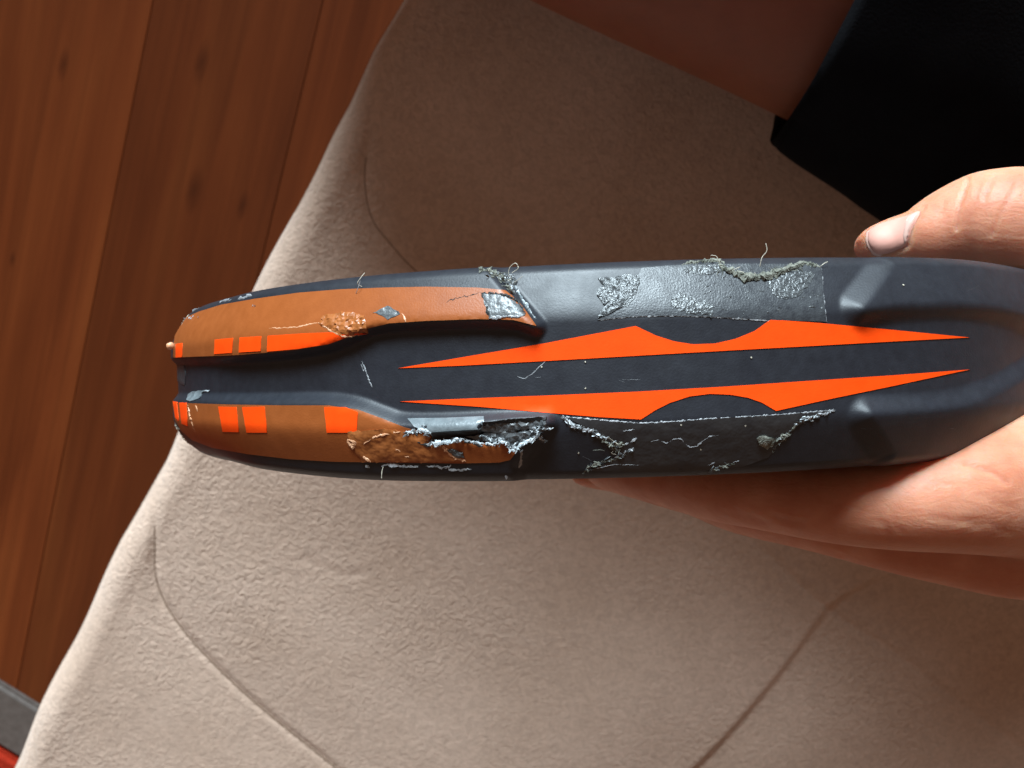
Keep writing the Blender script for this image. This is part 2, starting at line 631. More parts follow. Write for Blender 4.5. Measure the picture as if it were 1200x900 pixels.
def seam_tube(pl, rad):
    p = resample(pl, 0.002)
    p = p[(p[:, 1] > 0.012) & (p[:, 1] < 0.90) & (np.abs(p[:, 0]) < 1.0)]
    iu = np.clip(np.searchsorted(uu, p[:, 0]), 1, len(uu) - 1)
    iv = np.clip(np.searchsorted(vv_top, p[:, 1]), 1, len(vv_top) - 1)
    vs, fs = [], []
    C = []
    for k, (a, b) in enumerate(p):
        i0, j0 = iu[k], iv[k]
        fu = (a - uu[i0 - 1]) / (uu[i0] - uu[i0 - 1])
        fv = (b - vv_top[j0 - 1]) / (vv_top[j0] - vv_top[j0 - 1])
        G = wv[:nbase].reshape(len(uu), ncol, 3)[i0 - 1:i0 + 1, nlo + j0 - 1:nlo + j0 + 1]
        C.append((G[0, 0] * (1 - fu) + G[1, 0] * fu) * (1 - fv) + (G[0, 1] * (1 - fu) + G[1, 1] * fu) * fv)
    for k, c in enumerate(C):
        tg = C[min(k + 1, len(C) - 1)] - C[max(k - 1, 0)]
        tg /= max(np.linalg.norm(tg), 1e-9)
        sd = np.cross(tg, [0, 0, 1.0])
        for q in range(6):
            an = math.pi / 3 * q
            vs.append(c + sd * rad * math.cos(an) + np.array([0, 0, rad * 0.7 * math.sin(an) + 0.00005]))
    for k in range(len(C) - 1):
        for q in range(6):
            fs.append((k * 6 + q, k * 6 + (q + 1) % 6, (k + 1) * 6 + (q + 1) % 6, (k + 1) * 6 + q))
    mesh_obj('seam', vs, fs, M['seam'], so)  # tube colour draws the groove's shade


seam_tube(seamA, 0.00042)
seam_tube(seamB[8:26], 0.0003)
# plinth feet reaching the floor
for a in (-0.9, 0.9):
    for bq in (0.1, 0.85):
        c = cen + E1 * a + E2 * bq
        bm = bmesh.new()
        bmesh.ops.create_cone(bm, cap_ends=True, segments=16, radius1=0.018, radius2=0.025, depth=0.024)
        vs_ = [(v.co.x + c[0], v.co.y + c[1], v.co.z + 0.012) for v in bm.verts]
        bm.verts.index_update()
        fs_ = [[v.index for v in f.verts] for f in bm.faces]
        bm.free()
        mesh_obj('foot', vs_, fs_, M['grip'], so, False)

# ================================================================== padel racket
D0, RR, HW = 189.0, 112.0, 19.0               # mm: nearest distance, head radius, half thickness
c0 = dirs(712, 434)
c0 = c0 / np.linalg.norm(c0)
RO = CP + c0 * (D0 + RR) / 1000
EZ = -c0
ex0 = RM @ np.array([1.0, 0, 0])
ex0 = ex0 - EZ * (ex0 @ EZ)
ex0 /= np.linalg.norm(ex0)
ew0 = np.cross(EZ, ex0)
ROLL = math.radians(1.9)
EX = math.cos(ROLL) * ex0 + math.sin(ROLL) * ew0
EW = -math.sin(ROLL) * ex0 + math.cos(ROLL) * ew0


def shoulder(w):
    a = np.maximum(0, np.abs(w) - 8.3)
    return -0.50 * (np.sqrt(a * a + 5.0) - math.sqrt(5.0))


class Relief:
    grid = None


TH_F = math.radians(80)
GU = np.arange(-TH_F * RR, TH_F * RR + 0.01, 0.28)
GW = np.linspace(-HW, HW, 137)


def Hf(u, w):
    if Relief.grid is None:
        return shoulder(w)
    fu = np.clip((u - GU[0]) / (GU[1] - GU[0]), 0, len(GU) - 1.001)
    fw = np.clip((w - GW[0]) / (GW[1] - GW[0]), 0, len(GW) - 1.001)
    i = fu.astype(int)
    j = fw.astype(int)
    a, b = fu - i, fw - j
    G = Relief.grid
    return (G[i, j] * (1 - a) * (1 - b) + G[i + 1, j] * a * (1 - b) + G[i, j + 1] * (1 - a) * b + G[i + 1, j + 1] * a * b)


def march(pl):
    """pixels -> (u, w) in mm on the rim"""
    pl = np.asarray(pl, float).reshape(-1, 2)
    d = dirs(pl[:, 0], pl[:, 1])
    d /= np.linalg.norm(d, axis=1)[:, None]
    dl = np.stack([d @ EX, d @ EW, d @ EZ], 1)
    t = np.arange(D0 - 12, D0 + RR * 0.98, 0.12)
    X = dl[:, 0:1] * t
    Z = (D0 + RR) + dl[:, 2:3] * t
    r = np.hypot(X, Z)
    u = np.arctan2(X, Z) * RR
    Wd = dl[:, 1:2] * t / wscale(u, dl[:, 1:2] * t)
    g = r - (RR + Hf(u, np.clip(Wd, -HW, HW)))
    hit = g < 0
    first = np.where(hit.any(1), hit.argmax(1), g.argmin(1))
    k = np.arange(len(pl))
    return np.stack([u[k, first], np.clip(Wd[k, first], -HW + 0.05, HW - 0.05)], 1)


def wscale(u, w):
    return 1 - np.where(np.asarray(w) < 0, 0.085, 0.035) * sstep(-40, -96, u) - 0.05 * sstep(70, 110, u)


def surf(u, w, off=0.0):
    u = np.asarray(u, float)
    w = np.asarray(w, float)
    r = (RR + Hf(u, w) + off) / 1000
    th = u / RR
    return RO + (r * np.sin(th))[..., None] * EX + (r * np.cos(th))[..., None] * EZ + (w * wscale(u, w) / 1000)[..., None] * EW


# raised shoulders ------------------------------------------------
UL_in = [(203, 420), (280, 416), (340, 411), (385, 404), (410, 395), (432, 385), (456, 379), (500, 376), (560, 374), (602, 375), (628, 383)]
LL_in = [(203, 471), (270, 473), (330, 474), (385, 474), (420, 479), (450, 490), (475, 498), (520, 499), (580, 497), (640, 496)]
UR_in = [(1005, 362), (1040, 356), (1100, 353), (1140, 355), (1168, 360), (1190, 368), (1215, 382)]
LR_in = [(1014, 487), (1060, 485), (1110, 480), (1150, 468), (1180, 453), (1208, 434)]


def region(inner, end_px, sign, left):
    a = march(smooth_line(inner, 5))
    e = march([end_px])[0]
    if left:
        return np.vstack([[[a[0, 0] - 90, a[0, 1]]], a, [[e[0], e[1]], [e[0] - 1.0, sign * 40], [a[0, 0] - 90, sign * 40]]])
    return np.vstack([a, [[a[-1, 0] + 60, a[-1, 1]], [a[-1, 0] + 60, sign * 40], [e[0], sign * 40], [e[0], e[1]]]])


UG, WG = np.meshgrid(GU, GW, indexing='ij')
PG = np.stack([UG.ravel(), WG.ravel()], 1)
Hg = shoulder(WG).ravel() - 0.5 * np.maximum(0, np.abs(PG[:, 1]) - 17.3) ** 2 - np.where(PG[:, 1] > 0, 0.03, 0.05) * np.maximum(0, np.abs(PG[:, 1]) - 11.5) ** 2 * sstep(-78, -108, PG[:, 0])
regs = [(region(UL_in, (574, 320), 1, True), 2.6, 2.2), (region(LL_in, (600, 545), -1, True), 2.6, 2.6),
        (region(UR_in, (1042, 312), 1, False), 2.4, 4.0), (region(LR_in, (1043, 530), -1, False), 2.4, 4.0)]
rise = np.zeros(len(PG))
for poly, hgt, wid in regs:
    rise = np.maximum(rise, hgt * sstep(-wid, 0.15, sdist(PG, poly)))
rise *= 1 - 0.45 * sstep(-70, -98, PG[:, 0])
rise *= 1 - 0.35 * sstep(40, 60, PG[:, 0])
Hg = Hg + rise
# the lower left shoulder is broken open
cav = march([(508, 509), (566, 504), (568, 496), (600, 492), (640, 489), (640, 504), (622, 518), (603, 525), (596, 516), (575, 519), (545, 514), (508, 520)])
cavity = sstep(-0.1, 0.5, sdist(PG, cav))
Hg = Hg - 1.3 * cavity
# hand-made unevenness of the paint
nz = np.array([mnoise.noise((a * 0.09, b * 0.09, 0.5)) for a, b in PG])
Hg = Hg + 0.06 * nz
Relief.grid = Hg.reshape(UG.shape)

# frame mesh: whole ring, fine where it is seen
back = np.arange(TH_F + math.radians(4), 2 * math.pi - TH_F - math.radians(3), math.radians(4))
TH = np.concatenate([GU / RR, back])
rows = []
cols_w = np.concatenate([[-17.4, -18.5, -19.05], GW, [19.05, 18.5, 17.4]])
for k, th in enumerate(TH):
    if k < len(GU):
        h = Relief.grid[k]
    else:
        t = (th - TH_F) / (2 * math.pi - 2 * TH_F)
        h = Relief.grid[-1] * (1 - t) + Relief.grid[0] * t
    r = np.concatenate([[RR - 19, RR - 17, RR + h[0] - 0.9], RR + h, [RR + h[-1] - 0.9, RR - 17, RR - 19]]) / 1000
    rows.append(RO + r[:, None] * (math.sin(th) * EX + math.cos(th) * EZ) + (cols_w * (wscale(th * RR, cols_w) if k < len(GU) else (1 - t) * wscale(GU[-1], cols_w) + t * wscale(GU[0], cols_w)) / 1000)[:, None] * EW)
FV = np.vstack(rows)
ncw = len(cols_w)
# handle direction: down and to the right, hidden behind the head
hang = math.radians(128)
hd = math.sin(hang) * EX + math.cos(hang) * EZ
hp = np.cross(EW, hd)
HB = RO + hd * 0.335
racket = empty('padel_racket', HB, 'worn dark navy padel racket with orange stripes, held edge up in a hand', 'racket')
frame = mesh_obj('frame', FV, grid_faces(len(TH), ncw, True), M['frame'], racket)
fm = frame.data
# faces
for sg in (1, -1):
    n = 96
    vs = []
    for rr in (RR - 18.5, 60, 20):
        for i in range(n):
            a = 2 * math.pi * i / n
            vs.append(RO + (rr / 1000) * (math.sin(a) * EX + math.cos(a) * EZ) + sg * 0.0160 * EW)
    vs.append(RO + sg * 0.0160 * EW)
    f = []
    for q in range(2):
        for i in range(n):
            f.append((q * n + i, q * n + (i + 1) % n, (q + 1) * n + (i + 1) % n, (q + 1) * n + i))
    for i in range(n):
        f.append((2 * n + i, 2 * n + (i + 1) % n, 3 * n))
    mesh_obj('hitting_face', vs, f, M['face'], racket, False)


def loft(nodes, n=20):
    """nodes: (centre, axis_a * ra, axis_b * rb)"""
    vs, fs = [], []
    for c, a, b in nodes:
        for i in range(n):
            t = 2 * math.pi * i / n
            vs.append(np.array(c) + a * math.cos(t) + b * math.sin(t))
    for k in range(len(nodes) - 1):
        for i in range(n):
            fs.append((k * n + i, k * n + (i + 1) % n, (k + 1) * n + (i + 1) % n, (k + 1) * n + i))
    fs.append(list(range(n))[::-1])
    fs.append([(len(nodes) - 1) * n + i for i in range(n)])
    return vs, fs


for sgn_ in (-1, 1):
    nd = []
    for t in np.linspace(0, 1, 8):
        c = RO + hd * (0.100 + 0.06 * t) + hp * sgn_ * (0.048 * (1 - t) + 0.012 * t)
        nd.append((c, hp * 0.009, EW * 0.0165))
    mesh_obj('throat_arm', *loft(nd, 16), M['frame'], racket)
nd = [(RO + hd * (0.15 + 0.185 * t), hp * (0.0165 + 0.002 * (t > 0.95)), EW * (0.0145 + 0.002 * (t > 0.95))) for t in np.linspace(0, 1, 14)]
mesh_obj('handle', *loft(nd, 20), M['grip'], racket)


# conforming sheets ----------------------------------------------
def sheet(name, poly, off, mat, parent=None, spacing=0.9, amp=0.0, skirt=0.25, smooth=True, step=3.0, jag=0.0, fine=0):
    parent = parent or racket
    pl = resample(poly, step, True)
    if jag:
        pl = pl + rng.normal(0, jag, pl.shape)
    B = march(pl)
    keep = [0]
    for i in range(1, len(B)):
        if np.linalg.norm(B[i] - B[keep[-1]]) > 0.02:
            keep.append(i)
    B = B[keep]
    lo, hi = B.min(0), B.max(0)
    gx = np.arange(lo[0], hi[0], spacing)
    gy = np.arange(lo[1], hi[1], spacing)
    if len(gx) and len(gy):
        G = np.stack(np.meshgrid(gx, gy, indexing='ij'), -1).reshape(-1, 2)
        G = G + rng.uniform(-0.25, 0.25, G.shape) * spacing
        G = G[sdist(G, B) > spacing * 0.35]
    else:
        G = np.zeros((0, 2))
    pts = np.vstack([B, G])
    vs, es, fs, _, _, _ = delaunay_2d_cdt([Vector(p) for p in pts], [], [list(range(len(B)))], 1, 1e-5)
    vs = np.array([(v.x, v.y) for v in vs])
    used = sorted({i for f in fs for i in f})
    mp = {o: i for i, o in enumerate(used)}
    vs = vs[used]
    fs = [[mp[i] for i in f] for f in fs]
    inside = sdist(vs, B)
    o_ = np.full(len(vs), off)
    if amp:
        o_ = o_ + amp * rng.uniform(0, 1, len(vs)) * np.clip(inside / (spacing * 0.5) + 0.3, 0, 1)
    P = surf(vs[:, 0], vs[:, 1], o_)
    # orientation
    rad = P - RO
    for i, f in enumerate(fs):
        a, b, c = P[f[0]], P[f[1]], P[f[2]]
        if np.cross(b - a, c - a) @ (rad[f[0]]) < 0:
            fs[i] = f[::-1]
    cnt = {}
    for f in fs:
        for a, b in zip(f, f[1:] + f[:1]):
            cnt[(a, b)] = 1
    bnd = [(a, b) for (a, b) in cnt if (b, a) not in cnt]
    nb = sorted({a for e in bnd for a in e})
    mt = {o: len(P) + i for i, o in enumerate(nb)}
    mb = {o: len(P) + len(nb) + i for i, o in enumerate(nb)}
    P2 = surf(vs[nb, 0], vs[nb, 1], o_[nb] - off - skirt)
    P = np.vstack([P, P[nb], P2])
    fs = fs + [(mt[b], mt[a], mb[a], mb[b]) for a, b in bnd]
    ob = mesh_obj(name, P, fs, mat, parent, smooth)
    if smooth:
        ob.data.update()
    return ob


def strand(name, pl, rad, mat, parent=None, lift=0.0, jag=0.4, rvar=0.7, step=1.6, sides=5, flat=0.4, smooth=False, taper=True):
    """thin ridge or thread lying on the rim, following pixel polyline"""
    parent = parent or racket
    p = resample(pl, step)
    if jag:
        p = p + rng.normal(0, jag, p.shape)
    B = march(p)
    n = len(B)
    if n < 2:
        return
    t = np.linspace(0, 1, n)
    lf = lift if np.ndim(lift) else np.full(n, float(lift))
    if np.ndim(lift):
        lf = np.interp(t, np.linspace(0, 1, len(lift)), lift)
    C = surf(B[:, 0], B[:, 1], lf)
    if np.ndim(lift):
        pass
    vs, fs = [], []
    sd0 = rng.uniform(0, 50)
    for i in range(n):
        tg = C[min(i + 1, n - 1)] - C[max(i - 1, 0)]
        tg /= max(np.linalg.norm(tg), 1e-9)
        nr = C[i] - RO
        nr -= EW * (nr @ EW)
        nr /= np.linalg.norm(nr)
        sd = np.cross(nr, tg)
        ln = np.linalg.norm(sd)
        sd = sd / ln if ln > 1e-6 else EW
        r = rad * max(0.12, 1 + rvar * (0.5 * rng.uniform(-1, 1) + 1.6 * mnoise.noise((i * 0.22 * step, sd0, 0.3)))) / 1000
        if taper:
            r *= min(1, 0.25 + 4 * t[i] * (1 - t[i]) * 1.2)
        for k in range(sides):
            a = 2 * math.pi * k / sides
            vs.append(C[i] + sd * r * math.cos(a) + nr * r * flat * math.sin(a))
    for i in range(n - 1):
        for k in range(sides):
            fs.append((i * sides + k, i * sides + (k + 1) % sides, (i + 1) * sides + (k + 1) % sides, (i + 1) * sides + k))
    fs.append(list(range(sides))[::-1])
    fs.append([(n - 1) * sides + k for k in range(sides)])
    return mesh_obj(name, vs, fs, mat, parent, smooth)


def flecks(name, pl, count, size, spread, mat, parent=None, lift=0.15, tilt=0.6, align=0.6):
    """a line of small torn shards lying on the rim"""
    parent = parent or racket
    base = resample(pl, 0.5)
    vs, fs = [], []
    for k in range(count):
        i = int(rng.integers(0, len(base) - 1))
        p = base[i] + rng.normal(0, spread, 2)
        a = march([p, base[min(i + 3, len(base) - 1)] + (p - base[i])])
        c = surf(a[0, 0], a[0, 1], lift * rng.uniform(0.5, 1.8))
        tg = surf(a[1, 0], a[1, 1], lift) - c
        tg = tg / max(np.linalg.norm(tg), 1e-9)
        nr = c - RO
        nr -= EW * (nr @ EW)
        nr /= np.linalg.norm(nr)
        an = rng.normal(0, align)
        sd = np.cross(nr, tg)
        t2 = tg * math.cos(an) + sd * math.sin(an)
        s2 = np.cross(nr, t2)
        t2 = t2 + nr * rng.normal(0, tilt * 0.5)
        s2 = s2 + nr * rng.normal(0, tilt)
        L = size * rng.uniform(0.35, 1.5) / 1000
        wd_ = L * rng.uniform(0.15, 0.5)
        m_ = int(rng.integers(4, 7))
        o = len(vs)
        for q in range(m_):
            th = 2 * math.pi * q / m_ + rng.normal(0, 0.25)
            r = rng.uniform(0.6, 1.1)
            vs.append(c + t2 * L * r * math.cos(th) + s2 * wd_ * r * math.sin(th))
        vs.append(c + nr * L * 0.12)
        for q in range(m_):
            fs.append((o + q, o + (q + 1) % m_, o + m_))
    return mesh_obj(name, vs, fs, mat, parent, False)


# painted panels on the raised shoulders
UP = [(203, 419), (280, 416), (340, 411), (385, 404), (410, 395), (432, 385), (456, 379), (500, 376), (560, 374), (602, 375), (629, 382),
      (622, 372), (612, 358), (600, 346), (592, 340), (560, 337), (500, 336), (450, 337), (400, 339), (350, 343), (300, 350), (260, 357), (234, 365), (216, 373), (206, 384)]
upper_panel = sheet('copper_panel', UP, 0.14, M['copper'], spacing=0.6)
LP = [(203, 472), (270, 474), (330, 475), (385, 475), (420, 480), (450, 491), (475, 501), (505, 509), (506, 519), (520, 522), (545, 514), (560, 518), (578, 520), (596, 517),
      (600, 527), (606, 529), (598, 539), (585, 542), (540, 543), (450, 542), (390, 541), (340, 538), (290, 532), (250, 525), (226, 516), (213, 505), (206, 492)]
lower_panel = sheet('copper_panel', LP, 0.14, M['copper'], spacing=0.6)
# bright orange marks
for q in ([(207, 403), (214.5, 402), (214.5, 418.5), (207, 419)],
          [(253, 398), (274, 396), (273, 413.5), (252, 415)],
          [(282, 395.5), (307, 394), (306.5, 411.5), (281, 413)],
          [(315, 393.5), (360, 390.5), (405, 389), (432, 391.5), (412, 393), (398, 399), (385, 403.5), (350, 409), (314, 412)]):
    sheet('orange_mark', q, 0.24, M['neon'], upper_panel, spacing=0.7, skirt=0.15)
for q in ([(203.5, 470), (208, 471), (210.5, 493.5), (206.5, 489)],
          [(211, 471.5), (219, 472), (221, 499.5), (214, 496.5)],
          [(257, 476.5), (278, 477), (281, 506.5), (262, 506)],
          [(285, 477), (311, 476.5), (314, 507), (290, 507)],
          [(381, 477), (405, 477), (420, 483), (419, 507), (384, 507)]):
    sheet('orange_mark', q, 0.24, M['neon'], lower_panel, spacing=0.7, skirt=0.15)
# long spear stripes on the middle of the rim
ST_U = [(467, 431.5), (540, 419), (640, 402), (745, 382), (768, 393), (790, 400), (812, 403.5), (838, 402.5), (862, 397), (884, 388), (903, 374.5), (960, 378.5), (1050, 387), (1136, 395.5),
        (1050, 400), (960, 405), (850, 411), (745, 417), (640, 423), (540, 428.5)]
ST_L = [(469, 470.5), (560, 466.5), (640, 463.5), (745, 459), (850, 453), (960, 445.5), (1050, 439.5), (1136, 433),
        (1050, 451.5), (975, 467), (909, 481.5), (893, 472), (876, 466), (855, 462.5), (832, 461.5), (808, 464.5), (785, 472), (768, 480.5), (751, 491.5), (700, 488.5), (640, 483.5), (560, 476.5)]
sheet('spear_stripe', ST_U, 0.12, M['neon'], spacing=0.8, skirt=0.12)
sheet('spear_stripe', ST_L, 0.12, M['neon'], spacing=0.8, skirt=0.12)

# --- wear on the upper shoulder
sheet('bare_carbon_patch', [(565, 344), (578, 344), (592, 347), (604, 353), (612, 361), (616, 369), (608, 371), (590, 371), (574, 373)], 0.22, M['carbon'], spacing=0.6, amp=0.10, jag=0.5)
strand('torn_edge', [(565, 344), (570, 358), (574, 373)], 0.22, M['black'], lift=0.2)
strand('torn_edge', [(565, 344), (592, 346), (606, 353), (616, 368)], 0.28, M['black'], lift=0.2)
strand('torn_edge', [(574, 373), (595, 371), (613, 371)], 0.22, M['scratch'], lift=0.25)
strand('torn_edge', [(522, 357), (528, 351), (545, 348), (565, 343)], 0.10, M['black'], lift=0.12, jag=0.5)
flecks('frayed_flake', [(572, 318), (584, 324), (594, 333), (602, 343)], 40, 0.6, 1.6, M['lint'], lift=0.25)
flecks('frayed_flake', [(576, 318), (588, 324), (598, 333), (606, 343)], 24, 0.6, 1.6, M['white'], lift=0.25)
strand('frayed_ridge_sheen', [(588, 322), (598, 330), (606, 340), (612, 352), (620, 364), (628, 374)], 0.35, M['sheen_smear'], lift=0.05, jag=0.3)  # frayed pad end, its bluish highlight put into the grey
sheet('lifted_flake', [(586, 322), (598, 320), (606, 328), (604, 336), (597, 333), (590, 330)], 0.25, M['cello'], spacing=0.5, amp=0.5, smooth=False, jag=0.8)
sheet('paint_chip', [(438, 366), (447, 362), (455, 358), (462, 362), (470, 367), (463, 371), (455, 374), (448, 370)], 0.2, M['carbon'], upper_panel, spacing=0.5, amp=0.15, jag=0.5, smooth=False)
sheet('wrinkled_film', [(374, 377), (380, 369), (395, 367), (415, 366), (428, 371), (430, 381), (432, 390), (415, 392), (400, 393), (388, 386)], 0.22, M['copper_torn'], upper_panel, spacing=0.5, amp=0.35, smooth=False, jag=0.7)
strand('crack', [(315, 384.5), (330, 384.5), (345, 384), (360, 381), (374, 378)], 0.13, M['copper_edge'], upper_panel, lift=0.12, jag=0.3)
strand('crack', [(374, 378), (388, 387), (402, 394), (425, 393)], 0.16, M['copper_edge'], upper_panel, lift=0.2, jag=0.3)
strand('crack', [(470, 366), (474, 371), (476, 377)], 0.13, M['copper_edge'], upper_panel, lift=0.12, jag=0.2)
for (x, y) in ((218, 368), (224, 372), (234, 371), (299, 358), (208, 375)):
    flecks('paint_chip', [(x - 1.5, y), (x + 1.5, y)], 7, 0.35, 0.9, M['scratch'], upper_panel, lift=0.2)
for (xa, ya, xb, yb) in ((258, 354, 272, 351), (280, 350, 290, 348.5), (284, 348, 296, 346.5), (218, 366, 226, 361)):
    strand('scuff', [(xa, ya), ((xa + xb) / 2, (ya + yb) / 2), (xb, yb)], 0.3, M['scratch'], lift=0.05, jag=0.5)

tape_u = sheet('clear_tape', [(700, 375), (740, 371), (785, 370), (830, 371), (880, 374), (930, 376), (968, 377), (965, 350), (962, 310), (880, 309), (800, 310), (752, 314), (745, 330), (735, 355), (720, 366)], 0.12, M['tape'], spacing=0.8, amp=0.05)
sheet('crumpled_film', [(700, 325), (707, 334), (700, 341), (704, 352), (709, 358), (699, 373), (706, 371), (720, 364), (735, 358), (746, 345), (750, 325), (735, 321), (718, 325)], 0.22, M['cello'], tape_u, spacing=0.5, amp=0.25, smooth=False, jag=0.8)
sheet('crumpled_film', [(784, 350), (792, 362), (812, 368), (835, 370), (838, 360), (822, 352), (806, 346), (795, 345)], 0.2, M['cello'], tape_u, spacing=0.6, amp=0.12, smooth=False, jag=1.4)
sheet('crumpled_film', [(899, 330), (905, 345), (918, 352), (935, 348), (945, 338), (955, 322), (940, 317), (920, 320)], 0.2, M['cello'], tape_u, spacing=0.6, amp=0.14, smooth=False, jag=1.4)
sheet('crumpled_film', [(800, 315), (815, 309), (842, 308), (848, 317), (832, 321), (812, 322)], 0.2, M['cello'], tape_u, spacing=0.6, amp=0.16, smooth=False, jag=1.2)
strand('tape_edge', [(702, 375), (740, 371), (785, 370), (830, 371), (880, 374.5), (905, 376)], 0.10, M['scratch'], tape_u, lift=0.06, jag=0.3, rvar=0.9, taper=False)
strand('tape_edge', [(962, 312), (964, 340), (968, 377)], 0.09, M['scratch'], tape_u, lift=0.06, jag=0.3, rvar=0.9, taper=False)
for k in range(70):
    x = rng.uniform(782, 962)
    y = rng.uniform(314, 368) - (4 if x < 800 else 0)
    dx, dy = rng.normal(0, 4), rng.normal(0, 1.6)
    strand('tape_wrinkle', [(x, y), (x + dx * 0.5, y + dy), (x + dx, y + dy * 0.5)], rng.uniform(0.08, 0.2), M['cello'], tape_u, lift=0.15, jag=0.4, rvar=0.6)
# roll of lint along the top edge
lint = strand('lint_roll', [(842, 309), (848, 315), (858, 320), (870, 324), (886, 326.5), (902, 323), (914, 318), (926, 314), (940, 311)], 0.62, M['lint'], lift=0.3, jag=0.9, rvar=0.55, step=1.2, flat=0.8)
strand('lint_roll', [(798, 310), (815, 307.5), (832, 306), (848, 308)], 0.4, M['lint'], lift=0.15, jag=0.9)
strand('lint_roll', [(560, 317), (572, 316), (582, 320), (592, 327)], 0.45, M['lint'], lift=0.2, jag=1.0)
strand('lint_roll', [(920, 313), (940, 309), (958, 312)], 0.5, M['lint'], lift=0.2, jag=0.9)

# --- middle scratches
strand('scratch', [(424, 423), (428, 432), (432, 443), (436, 454)], 0.13, M['scratch'], lift=0.02, jag=0.3)
strand('scratch', [(423, 427), (427, 436)], 0.12, M['scratch'], lift=0.02, jag=0.3)
strand('scratch', [(606, 441), (614, 444), (624, 438), (634, 428), (640, 423)], 0.06, M['scratch'], lift=0.0, jag=0.2)
for k in range(26):
    x, y = rng.uniform(480, 1150), rng.choice([rng.uniform(430, 455), rng.uniform(330, 365), rng.uniform(500, 545)])
    if 690 < x < 975 and not 425 < y < 458:
        continue
    L_, an_ = rng.uniform(6, 26), rng.normal(0.1, 0.5)
    strand('scratch', [(x, y), (x + L_ * math.cos(an_) * 0.5, y + L_ * math.sin(an_) * 0.5 + rng.normal(0, 0.6)), (x + L_ * math.cos(an_), y + L_ * math.sin(an_))], 0.035, M['scuffed'], lift=0.0, jag=0.1, rvar=0.5)
for (x, y) in ((635, 430), (686, 424), (686, 455), (880, 419), (1058, 334), (678, 531), (798, 498), (873, 499), (821, 527)):
    sheet('dust_speck', [(x - 1.1, y), (x, y - 1.1), (x + 1.1, y), (x, y + 1.1)], 0.15, M['fuzz'], spacing=0.4, step=1, amp=0.1)

# --- broken lower shoulder
sheet('broken_layer', [(567, 496), (600, 492.5), (640, 489.5), (640, 500), (620, 503), (600, 506), (580, 507), (566, 505)], 0.55, M['carbon'], spacing=0.6, amp=0.5, jag=0.8, smooth=False)
sheet('broken_layer', [(566, 508), (590, 505), (615, 505), (632, 504), (626, 514), (612, 521), (600, 523), (592, 514), (575, 516)], 0.45, M['carbon'], spacing=0.6, amp=0.5, jag=0.8, smooth=False)
sheet('broken_layer', [(548, 511), (568, 509), (586, 512), (594, 516), (578, 518), (560, 516)], 0.7, M['carbon'], spacing=0.6, amp=0.4, jag=0.6, smooth=False)
sheet('gap_shade', [(508, 507), (540, 505.5), (566, 503.5), (565, 507), (548, 510.5), (530, 514), (508, 516)], 0.75, M['black'], spacing=0.8)  # black sheets painting the shade inside the broken shoulder's gaps
sheet('gap_shade', [(567, 494.5), (600, 491), (641, 488), (641, 492), (620, 493), (590, 496), (568, 499)], 0.95, M['black'], spacing=0.8, jag=0.4)
sheet('wall_sheen', [(478, 490), (520, 489.5), (567, 487.5), (568, 497), (565, 503), (530, 505), (506, 506.5), (486, 500)], 0.16, M['sheen_smear'], spacing=0.7, amp=0.03)  # window reflection on the channel wall, painted as a pale sheet
for pl, r in (([(475, 507), (486, 506), (495, 504), (506, 508)], 0.5), ([(505, 521), (515, 519), (528, 517.5), (546, 514.5)], 0.75), ([(546, 514), (556, 518), (566, 520), (580, 520), (590, 517)], 0.42),
              ([(585, 516), (594, 517), (597, 523), (602, 527), (609, 524)], 0.65), ([(606, 525), (614, 520), (622, 516), (630, 511)], 0.6), ([(627, 500), (630, 506), (634, 503)], 0.5),
              ([(634, 503), (642, 502), (650, 501)], 0.2), ([(566, 510), (574, 513), (584, 515)], 0.3), ([(632, 512), (640, 516)], 0.3)):
    lf_0 = 0.9 if 500 < pl[0][0] < 640 else 0.3
    fe = strand('fracture_edge', pl, r * 0.45, M['white'], lift=lf_0, jag=0.9, rvar=0.9)
    flecks('fracture_flake', pl, int(10 + 22 * r), 0.38 + 0.4 * r, 0.5 + 0.9 * r, M['white'], lift=lf_0)
    flecks('fracture_flake', pl, int(8 + 16 * r), 0.5 + 0.5 * r, 1.0 + 1.4 * r, M['carbon'], lift=lf_0)
strand('crack', [(612, 527), (611, 536), (608, 548)], 0.32, M['scratch'], lift=0.05, jag=0.5)
torn = sheet('wrinkled_film', [(408, 506), (432, 504), (450, 502.5), (470, 505), (490, 507.5), (506, 506.5), (508, 512), (503, 519), (520, 524), (540, 533), (546, 540), (500, 541.5), (440, 541), (425, 541), (412, 520)], 0.24, M['copper_torn'], lower_panel, spacing=0.9, amp=0.28, jag=0.7)
for pl, r, mt in (([(409, 515), (417, 518), (415, 525), (409, 516)], 0.3, 'copper_edge'), ([(428, 520), (440, 512), (452, 509), (470, 506)], 0.14, 'copper_edge'), ([(465, 525), (475, 534), (490, 538)], 0.13, 'copper_edge'),
                  ([(427, 535), (432, 538), (436, 541)], 0.22, 'copper_edge'), ([(490, 518), (500, 521), (506, 523)], 0.2, 'black'), ([(520, 523), (528, 531), (536, 537), (546, 540)], 0.35, 'copper_edge'),
                  ([(480, 524), (486, 528), (492, 537)], 0.12, 'copper_edge')):
    strand('film_fold', pl, r, M[mt], lower_panel, lift=0.35, jag=0.5)
sheet('lifted_flake', [(522, 527), (532, 526), (542, 530), (545, 537), (536, 536), (528, 532)], 0.35, M['cello'], spacing=0.5, amp=0.5, jag=0.7, smooth=False)
for pl, r in (([(449, 546), (458, 544.5), (470, 546), (490, 547)], 0.32), ([(428, 545), (434, 547)], 0.25), ([(520, 548), (535, 551), (552, 550)], 0.2), ([(500, 545), (515, 547), (530, 546)], 0.18), ([(590, 558), (596, 559)], 0.4)):
    strand('scuff', pl, r, M['scratch'], lift=0.05, jag=0.7)

